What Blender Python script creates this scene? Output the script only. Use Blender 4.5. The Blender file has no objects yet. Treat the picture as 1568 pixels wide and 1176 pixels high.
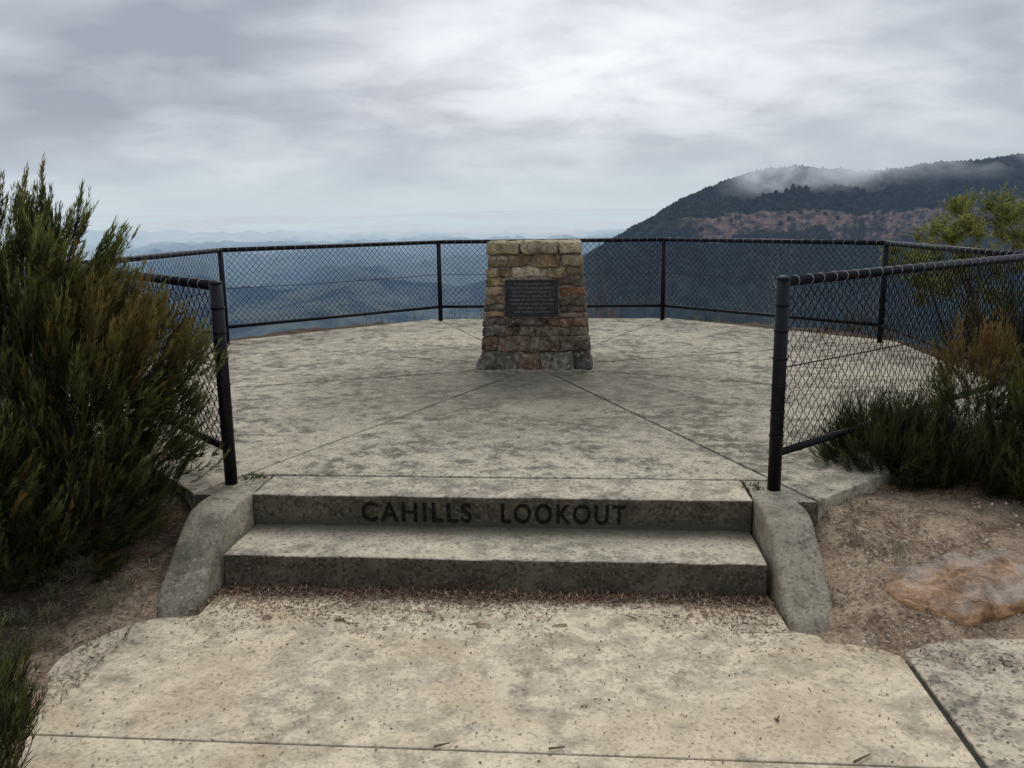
import bpy, math, random
import numpy as np
from mathutils import Vector, Matrix, noise as mnoise
random.seed(7); rng=np.random.default_rng(7)
sc=bpy.context.scene
sc.view_settings.view_transform='Standard'; sc.view_settings.look='None'; sc.view_settings.exposure=0
YAW=math.radians(-4.75); OX,OY=-0.08,3.856
ex=np.array([math.cos(YAW),math.sin(YAW)]); ey=np.array([-math.sin(YAW),math.cos(YAW)])
def place(o): o.location=(OX,OY,0); o.rotation_euler=(0,0,YAW)
def l2w(x,y): return (OX+x*ex[0]+y*ey[0], OY+x*ex[1]+y*ey[1])
def w2l(x,y):
    dx=x-OX; dy=y-OY
    return dx*ex[0]+dy*ex[1], dx*ey[0]+dy*ey[1]
def link(o,parent=None):
    sc.collection.objects.link(o)
    if parent is not None: o.parent=parent
    return o
def empty(name):
    o=bpy.data.objects.new(name,None); link(o); o.empty_display_size=.2; return o
# ---------- noise
def _h(i,j,s):
    n=(i.astype(np.int64)*374761393+j.astype(np.int64)*668265263+s*2147483647+s*977)&0xffffffff
    n=((n^(n>>13))*1274126177)&0xffffffff
    return ((n^(n>>16))&0xffffff)/float(0xffffff)
def vn(x,y,s=0):
    xi=np.floor(x); yi=np.floor(y); fx=x-xi; fy=y-yi
    fx=fx*fx*(3-2*fx); fy=fy*fy*(3-2*fy)
    a=_h(xi,yi,s);b=_h(xi+1,yi,s);c=_h(xi,yi+1,s);d=_h(xi+1,yi+1,s)
    return (a*(1-fx)+b*fx)*(1-fy)+(c*(1-fx)+d*fx)*fy
def fbm(x,y,o=4,s=0):
    x=np.asarray(x,float); y=np.asarray(y,float); t=0;a=.5;n=0
    for k in range(o):
        t=t+a*vn(x*2**k+k*17.3,y*2**k+k*9.1,s+k); n+=a; a*=.5
    return t/n*2-1
def sst(a,b,x):
    t=np.clip((x-a)/(b-a),0,1); return t*t*(3-2*t)
# ---------- mesh helpers
def np_mesh(name,V,F,mat,col=None,smooth=True,parent=None):
    V=np.asarray(V,np.float32); F=np.asarray(F,np.int32); k=F.shape[1]
    me=bpy.data.meshes.new(name)
    me.vertices.add(len(V)); me.vertices.foreach_set('co',V.ravel())
    me.loops.add(F.size); me.loops.foreach_set('vertex_index',F.ravel())
    me.polygons.add(len(F)); me.polygons.foreach_set('loop_start',np.arange(0,F.size,k,dtype=np.int32))
    me.update(calc_edges=True)
    if smooth: me.polygons.foreach_set('use_smooth',np.ones(len(F),bool))
    if col is not None:
        a=me.attributes.new('Col','FLOAT_COLOR','POINT')
        c=np.ones((len(V),4),np.float32); c[:,:3]=col; a.data.foreach_set('color',c.ravel())
    me.materials.append(mat); me.validate()
    return link(bpy.data.objects.new(name,me),parent)
class MB:
    def __init__(s): s.v=[];s.f=[];s.c=[]
    def add(s,V,F,c=(1,1,1)):
        n=len(s.v); s.v+= [tuple(p) for p in V]; s.f+=[tuple(i+n for i in f) for f in F]; s.c+=[tuple(c)]*len(V)
    def tube(s,p0,p1,r0,r1=None,n=12,cap=True,c=(1,1,1)):
        r1=r0 if r1 is None else r1
        p0=Vector(p0);p1=Vector(p1);d=(p1-p0).normalized()
        u=d.orthogonal().normalized(); w=d.cross(u)
        V=[];F=[]
        for p,r in((p0,r0),(p1,r1)):
            for i in range(n):
                a=2*math.pi*i/n; V.append(p+u*math.cos(a)*r+w*math.sin(a)*r)
        for i in range(n): F.append((i,(i+1)%n,n+(i+1)%n,n+i))
        if cap: F.append(tuple(range(n))[::-1]); F.append(tuple(range(n,2*n)))
        s.add(V,F,c)
    def rbox(s,x0,x1,y0,y1,z0,z1,r=.01,step=.05,amp=.0,fs=6.,c=(1,1,1),fn=None,seed=0):
        lo=(x0,y0,z0);hi=(x1,y1,z1);ax=[]
        for a,b in zip(lo,hi):
            rr=min(r,(b-a)*.3); m=max(1,int(round((b-a-2*rr)/step)))
            ax.append([a,a+.45*rr]+list(np.linspace(a+rr,b-rr,m+1))+[b-.45*rr,b])
        nx,ny,nz=[len(a) for a in ax]; idx={};V=[];F=[]
        def vid(i,j,k):
            key=(i,j,k)
            if key in idx: return idx[key]
            p=[ax[0][i],ax[1][j],ax[2][k]]
            q=[min(max(p[t],lo[t]+min(r,(hi[t]-lo[t])*.3)),hi[t]-min(r,(hi[t]-lo[t])*.3)) for t in range(3)]
            d=Vector([p[t]-q[t] for t in range(3)]); L=d.length
            if L>1e-9:
                m=max(abs(t) for t in d); P=Vector(q)+d/L*m
            else: P=Vector(p)
            if amp:
                P=P+mnoise.noise_vector(P*fs+Vector((seed*3.1,seed*1.7,seed)))*amp+mnoise.noise_vector(P*fs*3.3+Vector((seed,0,9)))*amp*.4
            if fn: P=fn(P)
            idx[key]=len(V); V.append(P); return idx[key]
        for i in range(nx-1):
            for j in range(ny-1):
                F.append((vid(i,j,0),vid(i,j+1,0),vid(i+1,j+1,0),vid(i+1,j,0)))
                F.append((vid(i,j,nz-1),vid(i+1,j,nz-1),vid(i+1,j+1,nz-1),vid(i,j+1,nz-1)))
        for i in range(nx-1):
            for k in range(nz-1):
                F.append((vid(i,0,k),vid(i+1,0,k),vid(i+1,0,k+1),vid(i,0,k+1)))
                F.append((vid(i,ny-1,k),vid(i,ny-1,k+1),vid(i+1,ny-1,k+1),vid(i+1,ny-1,k)))
        for j in range(ny-1):
            for k in range(nz-1):
                F.append((vid(0,j,k),vid(0,j,k+1),vid(0,j+1,k+1),vid(0,j+1,k)))
                F.append((vid(nx-1,j,k),vid(nx-1,j+1,k),vid(nx-1,j+1,k+1),vid(nx-1,j,k+1)))
        s.add(V,F,c)
    def build(s,name,mat,parent=None,smooth=True):
        me=bpy.data.meshes.new(name); me.from_pydata(s.v,[],s.f)
        a=me.attributes.new('Col','FLOAT_COLOR','POINT')
        a.data.foreach_set('color',[t for c in s.c for t in (*c,1)])
        if smooth: me.polygons.foreach_set('use_smooth',[True]*len(me.polygons))
        me.materials.append(mat); me.update()
        return link(bpy.data.objects.new(name,me),parent)
# ---------- node helpers
class NT:
    def __init__(s,name):
        s.m=bpy.data.materials.new(name); s.m.use_nodes=True; s.t=s.m.node_tree; s.t.nodes.clear()
        s.out=s.t.nodes.new('ShaderNodeOutputMaterial')
    def n(s,t,**k):
        x=s.t.nodes.new(t)
        for a,b in k.items(): setattr(x,a,b)
        return x
    def l(s,a,b): s.t.links.new(a,b)
    def setin(s,sock,v):
        if isinstance(v,bpy.types.NodeSocket): s.l(v,sock)
        elif v is not None: 
            if sock.type=='RGBA' and hasattr(v,'__len__') and len(v)==3: v=(*v,1)
            sock.default_value=v
    def noise(s,vec,scale,detail=4,rough=.55,dist=0):
        x=s.n('ShaderNodeTexNoise'); s.setin(x.inputs['Vector'],vec); x.inputs['Scale'].default_value=scale
        x.inputs['Detail'].default_value=detail; x.inputs['Roughness'].default_value=rough; x.inputs['Distortion'].default_value=dist
        return x.outputs['Fac']
    def vor(s,vec,scale,out='Distance',feature='F1'):
        x=s.n('ShaderNodeTexVoronoi',feature=feature); s.setin(x.inputs['Vector'],vec); x.inputs['Scale'].default_value=scale
        return x.outputs[out]
    def ramp(s,f,stops,interp='LINEAR'):
        x=s.n('ShaderNodeValToRGB'); s.setin(x.inputs[0],f); e=x.color_ramp; e.interpolation=interp
        while len(e.elements)<len(stops): e.elements.new(.5)
        for el,(p,c) in zip(e.elements,stops):
            el.position=p; el.color=(c,c,c,1) if not hasattr(c,'__len__') else (*c,1)
        return x.outputs[0]
    def mix(s,f,a,b,mode='MIX'):
        x=s.n('ShaderNodeMix',data_type='RGBA',blend_type=mode); s.setin(x.inputs[0],f); s.setin(x.inputs[6],a); s.setin(x.inputs[7],b); return x.outputs[2]
    def math(s,op,a,b=None,c=None,clamp=False):
        x=s.n('ShaderNodeMath',operation=op,use_clamp=clamp); s.setin(x.inputs[0],a)
        if b is not None: s.setin(x.inputs[1],b)
        if c is not None: s.setin(x.inputs[2],c)
        return x.outputs[0]
    def mr(s,v,a,b,c=0,d=1):
        x=s.n('ShaderNodeMapRange'); s.setin(x.inputs[0],v)
        for i,q in enumerate((a,b,c,d)): x.inputs[i+1].default_value=q
        return x.outputs[0]
    def bump(s,h,st=.3,dist=.01,nrm=None):
        x=s.n('ShaderNodeBump'); x.inputs['Strength'].default_value=st; x.inputs['Distance'].default_value=dist
        s.l(h,x.inputs['Height'])
        if nrm: s.l(nrm,x.inputs['Normal'])
        return x.outputs[0]
    def bsdf(s,col,rough=.9,nrm=None,metal=0,spec=.3):
        x=s.n('ShaderNodeBsdfPrincipled'); s.setin(x.inputs['Base Color'],col); s.setin(x.inputs['Roughness'],rough)
        x.inputs['Metallic'].default_value=metal; x.inputs['Specular IOR Level'].default_value=spec
        if nrm: s.l(nrm,x.inputs['Normal'])
        return x.outputs[0]
    def done(s,sh): s.l(sh,s.out.inputs[0]); return s.m
    def obj(s): return s.n('ShaderNodeTexCoord').outputs['Object']
    def attr(s): return s.n('ShaderNodeAttribute',attribute_name='Col').outputs['Color']
def concrete(name,light,mid,dark,stain=.5,riser=None,aggr=.5,seed=0.,center=None,patchw=.6,warm=None):
    t=NT(name); o=t.obj()
    mp=t.n('ShaderNodeMapping'); t.l(o,mp.inputs[0]); mp.inputs['Location'].default_value=(seed,seed*1.3,seed*.3); v=mp.outputs[0]
    big=t.noise(v,.8,4,.6,.4); med=t.noise(v,3.6,5,.66,.3); patch=t.noise(v,11,5,.72,.2); fin=t.noise(v,60,3,.7)
    c=t.mix(t.ramp(big,[(.38,0),(.60,1)]),mid,light)
    c=t.mix(t.math('MULTIPLY',t.ramp(med,[(.40,1),(.53,0)]),stain),c,dark)
    c=t.mix(t.math('MULTIPLY',t.ramp(patch,[(.49,0),(.58,1)]),patchw),c,[min(1,k*1.25) for k in light])
    c=t.mix(t.math('MULTIPLY',t.ramp(patch,[(.34,1),(.44,0)]),stain),c,[k*.8 for k in dark])
    if warm: c=t.mix(t.ramp(t.noise(v,1.6,3,.6,.5),[(.5,0),(.66,.6)]),c,warm)
    c=t.mix(t.math('MULTIPLY',t.ramp(fin,[(.3,1),(.5,0)]),.5),c,[k*.7 for k in dark])
    pv=t.vor(v,85,'Color'); pr=t.n('ShaderNodeSeparateColor'); t.l(pv,pr.inputs[0])
    c=t.mix(t.math('MULTIPLY',t.ramp(pr.outputs[0],[(.86,0),(.9,1)]),aggr),c,[k*.45 for k in dark])
    c=t.mix(t.math('MULTIPLY',t.ramp(pr.outputs[1],[(.9,0),(.93,1)]),aggr*.5),c,(.6,.55,.45))
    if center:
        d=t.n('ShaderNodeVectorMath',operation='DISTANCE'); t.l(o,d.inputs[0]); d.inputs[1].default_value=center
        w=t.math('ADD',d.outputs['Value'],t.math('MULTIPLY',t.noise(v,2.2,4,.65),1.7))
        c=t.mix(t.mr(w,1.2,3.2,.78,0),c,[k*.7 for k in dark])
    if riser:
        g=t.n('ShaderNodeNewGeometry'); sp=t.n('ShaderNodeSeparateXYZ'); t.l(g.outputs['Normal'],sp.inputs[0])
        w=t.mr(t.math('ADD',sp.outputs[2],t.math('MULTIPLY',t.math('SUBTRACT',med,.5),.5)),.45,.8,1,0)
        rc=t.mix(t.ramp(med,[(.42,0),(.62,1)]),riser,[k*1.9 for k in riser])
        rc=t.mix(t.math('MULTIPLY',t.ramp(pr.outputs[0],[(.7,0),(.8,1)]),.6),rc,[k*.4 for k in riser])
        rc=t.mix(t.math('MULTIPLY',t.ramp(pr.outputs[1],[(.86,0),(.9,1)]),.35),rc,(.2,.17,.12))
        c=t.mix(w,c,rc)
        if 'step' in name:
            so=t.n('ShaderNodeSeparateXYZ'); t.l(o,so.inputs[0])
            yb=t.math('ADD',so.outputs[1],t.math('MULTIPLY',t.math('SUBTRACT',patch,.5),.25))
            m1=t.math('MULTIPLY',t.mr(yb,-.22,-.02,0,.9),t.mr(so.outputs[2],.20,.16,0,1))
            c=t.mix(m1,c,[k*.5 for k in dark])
    return t.done(t.bsdf(c,.93,t.bump(fin,.5,.006),0,.15))
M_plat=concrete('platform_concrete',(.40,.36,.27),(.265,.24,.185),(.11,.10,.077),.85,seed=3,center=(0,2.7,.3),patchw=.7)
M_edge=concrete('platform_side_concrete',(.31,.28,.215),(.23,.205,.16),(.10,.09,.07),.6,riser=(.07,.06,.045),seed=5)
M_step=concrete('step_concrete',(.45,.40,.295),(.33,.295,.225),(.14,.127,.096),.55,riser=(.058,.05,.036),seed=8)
M_cheek=concrete('cheek_concrete',(.29,.26,.195),(.225,.20,.155),(.11,.10,.075),.65,seed=13,aggr=.4,patchw=.35)
M_path=concrete('path_concrete',(.56,.475,.345),(.44,.375,.275),(.24,.205,.15),.55,aggr=.3,seed=21,warm=(.50,.395,.26))
M_path2=concrete('rough_path_concrete',(.45,.39,.29),(.34,.295,.225),(.15,.132,.105),.8,aggr=.6,seed=31)
def simple(name,col,rough=.8,metal=0,spec=.3,nz=0,ns=20):
    t=NT(name); o=t.obj(); c=col
    f=t.noise(o,ns,3,.6); c=t.mix(t.ramp(f,[(.35,0),(.65,1)]),[k*(1-nz) for k in col],[k*(1+nz) for k in col])
    return t.done(t.bsdf(c,rough,t.bump(f,.15,.003),metal,spec))
M_joint=simple('joint_filler',(.028,.027,.018),.95,nz=.4)
M_black=simple('black_coated_steel',(.005,.005,.007),.45,0,.16,.3,30)
M_tie=simple('tie_wire',(.18,.18,.185),.35,.2,.6,.3,60)
M_wire=simple('black_mesh_wire',(.004,.004,.005),.7,0,.05,.2,40)
M_letter=simple('letter_paint',(.014,.0125,.0095),.95,nz=.7,ns=70,spec=.05)
M_bronze=simple('plaque_bronze',(.022,.024,.026),.55,.2,.35,.35,40)
M_brtext=simple('plaque_lettering',(.15,.155,.15),.5,.4,.5,.3,90)
def vcol(name,rough=.9,bumps=(40,.4,.004),var=.35,trans=0):
    t=NT(name); a=t.attr()
    if bumps: 
        o=t.obj(); f=t.noise(o,bumps[0],3,.65)
        c=t.mix(t.ramp(f,[(.3,0),(.7,1)]),t.mix(1,a,(1-var,)*3,'MULTIPLY'),t.mix(1,a,(1+var,)*3,'MULTIPLY'))
        b=t.bsdf(c,rough,t.bump(f,bumps[1],bumps[2]),0,.2)
    else: c=a; b=t.bsdf(c,rough,None,0,.2)
    if trans:
        tr=t.n('ShaderNodeBsdfTranslucent'); t.l(c,tr.inputs[0]); mx=t.n('ShaderNodeMixShader'); mx.inputs[0].default_value=trans
        t.l(b,mx.inputs[1]); t.l(tr.outputs[0],mx.inputs[2]); b=mx.outputs[0]
    return t.done(b)
M_leaf=vcol('foliage',.6,None,.2,.3)
M_bark=vcol('bark',.9)
M_litter=vcol('leaf_litter_mat',.9,None,.2)
def stone_mat(name='rubble_stone',lich=1.,dk=1.):
    t=NT(name); o=t.obj(); a=t.attr()
    f=t.noise(o,10,5,.7,.5); g=t.noise(o,60,4,.75); li=t.noise(o,24,5,.7,.3)
    c=t.mix(t.ramp(f,[(.35,0),(.62,1)]),t.mix(1,a,(.38,.35,.33),'MULTIPLY'),t.mix(1,a,(1.3,1.28,1.25),'MULTIPLY'))
    if name=='sandstone':
        ge=t.n('ShaderNodeNewGeometry'); s2=t.n('ShaderNodeSeparateXYZ'); t.l(ge.outputs['Normal'],s2.inputs[0])
        wt=t.math('MULTIPLY',t.mr(s2.outputs[2],.5,.9,0,.8),t.ramp(t.noise(o,5,4,.6),[(.38,.2),(.55,1)]))
        c=t.mix(wt,c,t.mix(t.ramp(f,[(.35,0),(.62,1)]),(.14,.12,.105),(.36,.32,.28)))
    sp=t.n('ShaderNodeSeparateXYZ'); t.l(o,sp.inputs[0])
    low=t.mr(sp.outputs[2],.3,1.2,.8*lich,.25*lich)
    c=t.mix(t.math('MULTIPLY',t.ramp(li,[(.54,0),(.60,1)]),low),c,(.33,.33,.28))
    c=t.mix(t.math('MULTIPLY',t.ramp(li,[(.34,.75),(.43,0)]),dk),c,(.035,.03,.024))
    c=t.mix(t.ramp(g,[(.32,.7*dk),(.48,0)]),c,(.03,.027,.022))
    h=t.math('ADD',f,t.math('MULTIPLY',g,.6))
    return t.done(t.bsdf(c,.92,t.bump(h,.9,.025),0,.15))
M_stone=stone_mat(); M_rock=stone_mat('sandstone',.15,.6)
M_mortar=simple('mortar',(.17,.15,.12),.95,nz=.5,ns=35)

# ================= platform
OCT=[(1.48,0),(3.573,2.093),(3.573,5.053),(1.48,7.146),(-1.48,7.146),(-3.573,5.053),(-3.573,2.093),(-1.48,0)]
CEN=(0,3.573)
plat=empty('lookout_platform'); place(plat)
def inset(poly,d):
    n=len(poly); out=[]
    A=sum(poly[i][0]*poly[(i+1)%n][1]-poly[(i+1)%n][0]*poly[i][1] for i in range(n)); s=1 if A>0 else -1
    for i in range(n):
        p0=Vector(poly[i-1]);p1=Vector(poly[i]);p2=Vector(poly[(i+1)%n])
        a=(p1-p0).normalized();b=(p2-p1).normalized()
        na=Vector((-a.y,a.x))*s; nb=Vector((-b.y,b.x))*s
        bis=(na+nb); k=d/max(.25,(1+na.dot(nb))); out.append(tuple(p1+bis*k))
    return out
def slab(name,poly,z0,z1,mat,parent,bev=.006,ins=.004,zn=0):
    poly=inset(poly,ins); n=len(poly)
    A=sum(poly[i][0]*poly[(i+1)%n][1]-poly[(i+1)%n][0]*poly[i][1] for i in range(n))
    if A<0: poly=poly[::-1]
    V=[(x,y,z0) for x,y in poly]+[(x,y,z1) for x,y in poly]
    F=[tuple(range(n))[::-1],tuple(range(n,2*n))]+[(i,(i+1)%n,n+(i+1)%n,n+i) for i in range(n)]
    me=bpy.data.meshes.new(name); me.from_pydata(V,[],F); me.materials.append(mat); me.update()
    o=link(bpy.data.objects.new(name,me),parent)
    m=o.modifiers.new('b','BEVEL'); m.width=bev; m.segments=2; m.limit_method='ANGLE'
    return o
for i in range(8):
    a=OCT[i];b=OCT[(i+1)%8]
    if i==7:
        k=.32/CEN[1]; a2=(a[0]*(1-k),.32); b2=(b[0]*(1-k),.32)
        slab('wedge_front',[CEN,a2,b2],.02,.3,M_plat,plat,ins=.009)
        slab('corner_left',[(-1.48,0.0),(-1.19,0.0),(-1.19,.32),a2],.02,.296,M_edge,plat)
        slab('corner_right',[(1.19,0.0),(1.48,0.0),b2,(1.19,.32)],.02,.297,M_edge,plat)
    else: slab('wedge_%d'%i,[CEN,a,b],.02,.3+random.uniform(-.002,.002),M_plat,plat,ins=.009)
slab('bedding',OCT,-.3,.283,M_joint,plat,ins=.03)
# ================= steps
steps=empty('entrance_steps'); place(steps)
m=MB(); m.rbox(-1.185,1.185,0,.310,.03,.302,.014,.025,.003,7,seed=1); m.build('upper_step',M_step,steps)
m=MB(); m.rbox(-1.18,1.18,-.385,.03,-.06,.152,.014,.025,.0035,7,seed=2); m.build('lower_step',M_step,steps)
def cheek(x0,x1,seed):
    prof=[(.06,.305),(-.05,.307),(-.16,.306),(-.235,.297),(-.29,.265),(-.35,.215),(-.43,.14),(-.52,.07),(-.60,.012),(-.66,-.06)]
    P=[]
    for a,b in zip(prof[:-1],prof[1:]):
        for k in range(4): P.append((a[0]+(b[0]-a[0])*k/4,a[1]+(b[1]-a[1])*k/4))
    P.append(prof[-1]); V=[];F=[]
    xs=[x0,x0+.006,x0+.02]+list(np.linspace(x0+.05,x1-.05,4))+[x1-.02,x1-.006,x1]
    ins=[.016,.006,0]+[0]*4+[0,.006,.016]
    rows=[]
    for x,i_ in zip(xs,ins):
        r=[]
        for (y,z) in P:
            p=Vector((x*(1+.03*max(0,-y)),y+i_*.7,z-i_)); p+=mnoise.noise_vector(p*7+Vector((seed,0,0)))*.006+mnoise.noise_vector(p*25)*.002
            r.append(len(V)); V.append(p)
        rows.append(r)
    for a,b in zip(rows[:-1],rows[1:]):
        for k in range(len(P)-1): F.append((a[k],a[k+1],b[k+1],b[k]))
    for r,flip in((rows[0],0),(rows[-1],1)):
        bot=[]
        for k in r: bot.append(len(V)); V.append(Vector((V[k].x,V[k].y,-.08)))
        for k in range(len(P)-1):
            q=(r[k],bot[k],bot[k+1],r[k+1]); F.append(q if not flip else q[::-1])
    return V,F
for nm,a,b in(('cheek_wall_left',-1.385,-1.19),('cheek_wall_right',1.19,1.385)):
    m=MB(); m.add(*cheek(a,b,a*5)); m.build(nm,M_cheek,steps)
def text(s,size,x,z,y,mat,parent,name,off=0,ext=.001,space=1.,align='CENTER',width=None):
    c=bpy.data.curves.new(name,'FONT'); c.body=s; c.size=size; c.offset=off; c.extrude=ext; c.space_character=space
    c.align_x=align; c.align_y='CENTER'; c.materials.append(mat)
    o=link(bpy.data.objects.new(name,c),parent); o.location=(x,y,z); o.rotation_euler=(math.pi/2,0,0)
    if width:
        bpy.context.view_layer.update(); o.scale=(width/o.dimensions.x,1,1)
    return o
text('CAHILLS',.132,-.385,.218,-.0022,M_letter,steps,'lettering_cahills',.0022,.0022,1.22,width=.53)
text('LOOKOUT',.132,.31,.218,-.0022,M_letter,steps,'lettering_lookout',.0022,.0022,1.22,width=.585)
# ================= lower path
path=empty('concrete_path'); place(path)
def ragged(pts,a=.012,st=.03):
    out=[]
    for p,q in zip(pts[:-1],pts[1:]):
        L=math.hypot(q[0]-p[0],q[1]-p[1]); n=max(1,int(L/st))
        for k in range(n):
            x=p[0]+(q[0]-p[0])*k/n; y=p[1]+(q[1]-p[1])*k/n
            v=mnoise.noise_vector(Vector((x*7,y*7,1.3)))*a*1.6+mnoise.noise_vector(Vector((x*23,y*23,4)))*a*.6
            out.append((x+v.x,y+v.y))
    return out
left=[(-1.33,-.70),(-1.40,-.745),(-1.46,-.82),(-1.51,-.92),(-1.535,-1.03),(-1.525,-1.15),(-1.48,-1.28),(-1.43,-1.39),(-1.38,-1.50)]
slab('path_slab_upper',[(-1.18,-.2),(-1.18,-.66)]+ragged(left,.014)+[(-1.38,-1.50),(1.565,-1.50)]+ragged([(1.565,-.86),(1.52,-.80),(1.42,-.76),(1.3,-.70),(1.18,-.66)],.01)+[(1.18,-.2)],-.1,0,M_path,path,bev=.004,ins=.002)
slab('path_slab_lower',[(-1.37,-1.502),(-1.28,-1.7),(-1.25,-2.4),(-1.3,-5),(-1.3,-9),(1.565,-9),(1.565,-1.502)],-.1,-.001,M_path,path,bev=.004,ins=.002)
slab('path_slab_side',[(1.582,-.82),(1.59,-9),(3.6,-9),(3.6,-.5)]+ragged([(3.2,-.46),(2.8,-.52),(2.4,-.48),(2.1,-.54),(1.8,-.68),(1.62,-.80)],.02),-.1,.004,M_path2,path,bev=.005,ins=.002)
slab('path_joint',[(-1.2,-.62),(-1.2,-9),(3.5,-9),(3.5,-.9),(1.4,-.9)],-.12,-.006,M_joint,path)
# ================= fence
fence=empty('chain_link_fence'); place(fence)
fo=[(1.315,.18),(3.38,2.17),(3.38,4.97),(1.4,6.96),(-1.4,6.96),(-3.38,4.97),(-3.38,2.17),(-1.36,.18)]
ZB=.3; ZT=1.3; ZR=.475
mp=MB()
for i,(x,y) in enumerate(fo):
    near=i in(0,7); r=.031 if near else .028
    mp.tube((x,y,.25),(x,y,ZT+.0),r,n=20)
    if near:
        for a in range(4): 
            t0=a/4*math.pi/2;t1=(a+1)/4*math.pi/2
            mp.tube((x,y,ZT+.018*math.sin(t0)),(x,y,ZT+.018*math.sin(t1)+1e-4),r*1.06*math.cos(t0),max(.001,r*1.06*math.cos(t1)),20,False)
        for zz in(.56,.68,.8,.93,1.06,1.18): mp.tube((x,y,zz),(x,y,zz+.007),r+.004,n=20)
mp.build('posts',M_black,fence)
mr_=MB(); mt=MB(); WV=[];WF=[]
for i in range(7):
    a=Vector((*fo[i],0));b=Vector((*fo[i+1],0));d=(b-a).normalized();L=(b-a).length;nrm=Vector((-d.y,d.x,0))
    mr_.tube(a+Vector((0,0,ZT-.012)),b+Vector((0,0,ZT-.012)),.024,n=16)
    mr_.tube(a+Vector((0,0,ZR)),b+Vector((0,0,ZR)),.0185,n=14)
    N=10
    for k in range(N):
        p=a+d*L*k/N;q=a+d*L*(k+1)/N
        s0=-.012*math.sin(math.pi*k/N);s1=-.012*math.sin(math.pi*(k+1)/N)
        mr_.tube(p+Vector((0,0,.885+s0))+nrm*.006,q+Vector((0,0,.885+s1))+nrm*.006,.0035,n=6,cap=False)
    k=.09
    while k<L-.05:
        p=a+d*k+Vector((0,0,ZT-.012)); mt.tube(p,p+d*.004,.0265,n=14)
        k+=.115+random.uniform(-.02,.02)
    k=.2
    while k<L-.1:
        p=a+d*k+Vector((0,0,ZR)); mr_.tube(p,p+d*.006,.022,n=10); k+=.3
    c=.0345; cols=int((L-.06)/c); rows=int((ZT-.02-ZR)/c)
    off=(L-cols*c)/2
    for w in range(cols):
        base=len(WV)
        for r in range(rows+1):
            col=w+((r+w)%2); u=off+col*c; z=ZR+.005+r*(ZT-.025-ZR)/rows
            u+=.004*math.sin(r*.7+w*.13)+.003*math.sin(w*.41+i); z+=.003*math.sin(u*5+r)
            dep=(.003 if (r+w)%2 else -.003)+.015*math.sin(u*3+i)*math.sin(z*6)
            p=a+d*u+Vector((0,0,z))+nrm*dep; rr=.0023
            for o_ in(nrm*rr,d*rr*1.35,-nrm*rr,-d*rr*1.35): WV.append(tuple(p+o_))
            if r:
                q=base+4*r
                for s in range(4): WF.append((q-4+s,q-4+(s+1)%4,q+(s+1)%4,q+s))
mr_.build('rails',M_black,fence); mt.build('rail_ties',M_tie,fence)
np_mesh('mesh_wire',np.array(WV),np.array(WF),M_wire,parent=fence)
# ================= monument
mon=empty('stone_monument'); place(mon)
mon_y=3.33; HD=.31; HW0=.468; HW1=.378; HT=1.08
def taper(P,nz=1):
    s=1-(1-HW1/HW0)*(P.z/HT); s*=1+.05*max(0,1-P.z/.25)**2
    e=max(0,min(1,min(P.z/.1,(.97-P.z)/.08)))
    inpl=(-.3<P.x<.25 and .43<P.z<.81 and P.y<-.1)
    dz=0 if inpl else .026*mnoise.noise(Vector((P.x*5,P.y*5,P.z*3+7)))*e
    dx=0 if inpl else .02*mnoise.noise(Vector((P.x*4+5,P.y*4,P.z*9)))*e
    return Vector(((P.x+dx*nz)*s,(P.y)*s+mon_y+HD,P.z+dz*nz+.3))
ms=MB()
tan=[(.34,.26,.15),(.30,.21,.12),(.38,.31,.20),(.27,.19,.11),(.33,.27,.17)]
brn=[(.17,.115,.075),(.18,.14,.095),(.21,.125,.08),(.13,.10,.075),(.2,.16,.11)]
gry=[(.13,.12,.10),(.11,.10,.085),(.17,.155,.12),(.14,.11,.08)]
PX0,PX1,PZ0,PZ1=-.265,.215,.455,.785
rowsF=[(0,.165),(.165,.29),(.29,.375),(.375,.455),(.455,.555),(.555,.63),(.63,.71),(.71,.785),(.785,.87),(.87,.975)]
def pal(z): 
    return random.choice(gry+brn[:2]) if z<.29 else random.choice(gry[:3]+brn) if z<.455 else random.choice(brn+tan+gry[2:]) if z<.7 else random.choice(tan+brn[1:2])
def row(x0,x1,wmin,wmax):
    xs=[x0]
    while x1-xs[-1]>wmax: xs.append(xs[-1]+random.uniform(wmin,wmax))
    if x1-xs[-1]<wmin*.6 and len(xs)>1: xs.pop()
    xs.append(x1); return list(zip(xs[:-1],xs[1:]))
g=.004; sd=0
def put(x0,x1,y0,y1,z0,z1,col):
    global sd
    sd+=1; ms.rbox(x0,x1,y0,y1,z0,z1,random.uniform(.010,.02),.028,.015,10,col,taper,sd)
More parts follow.
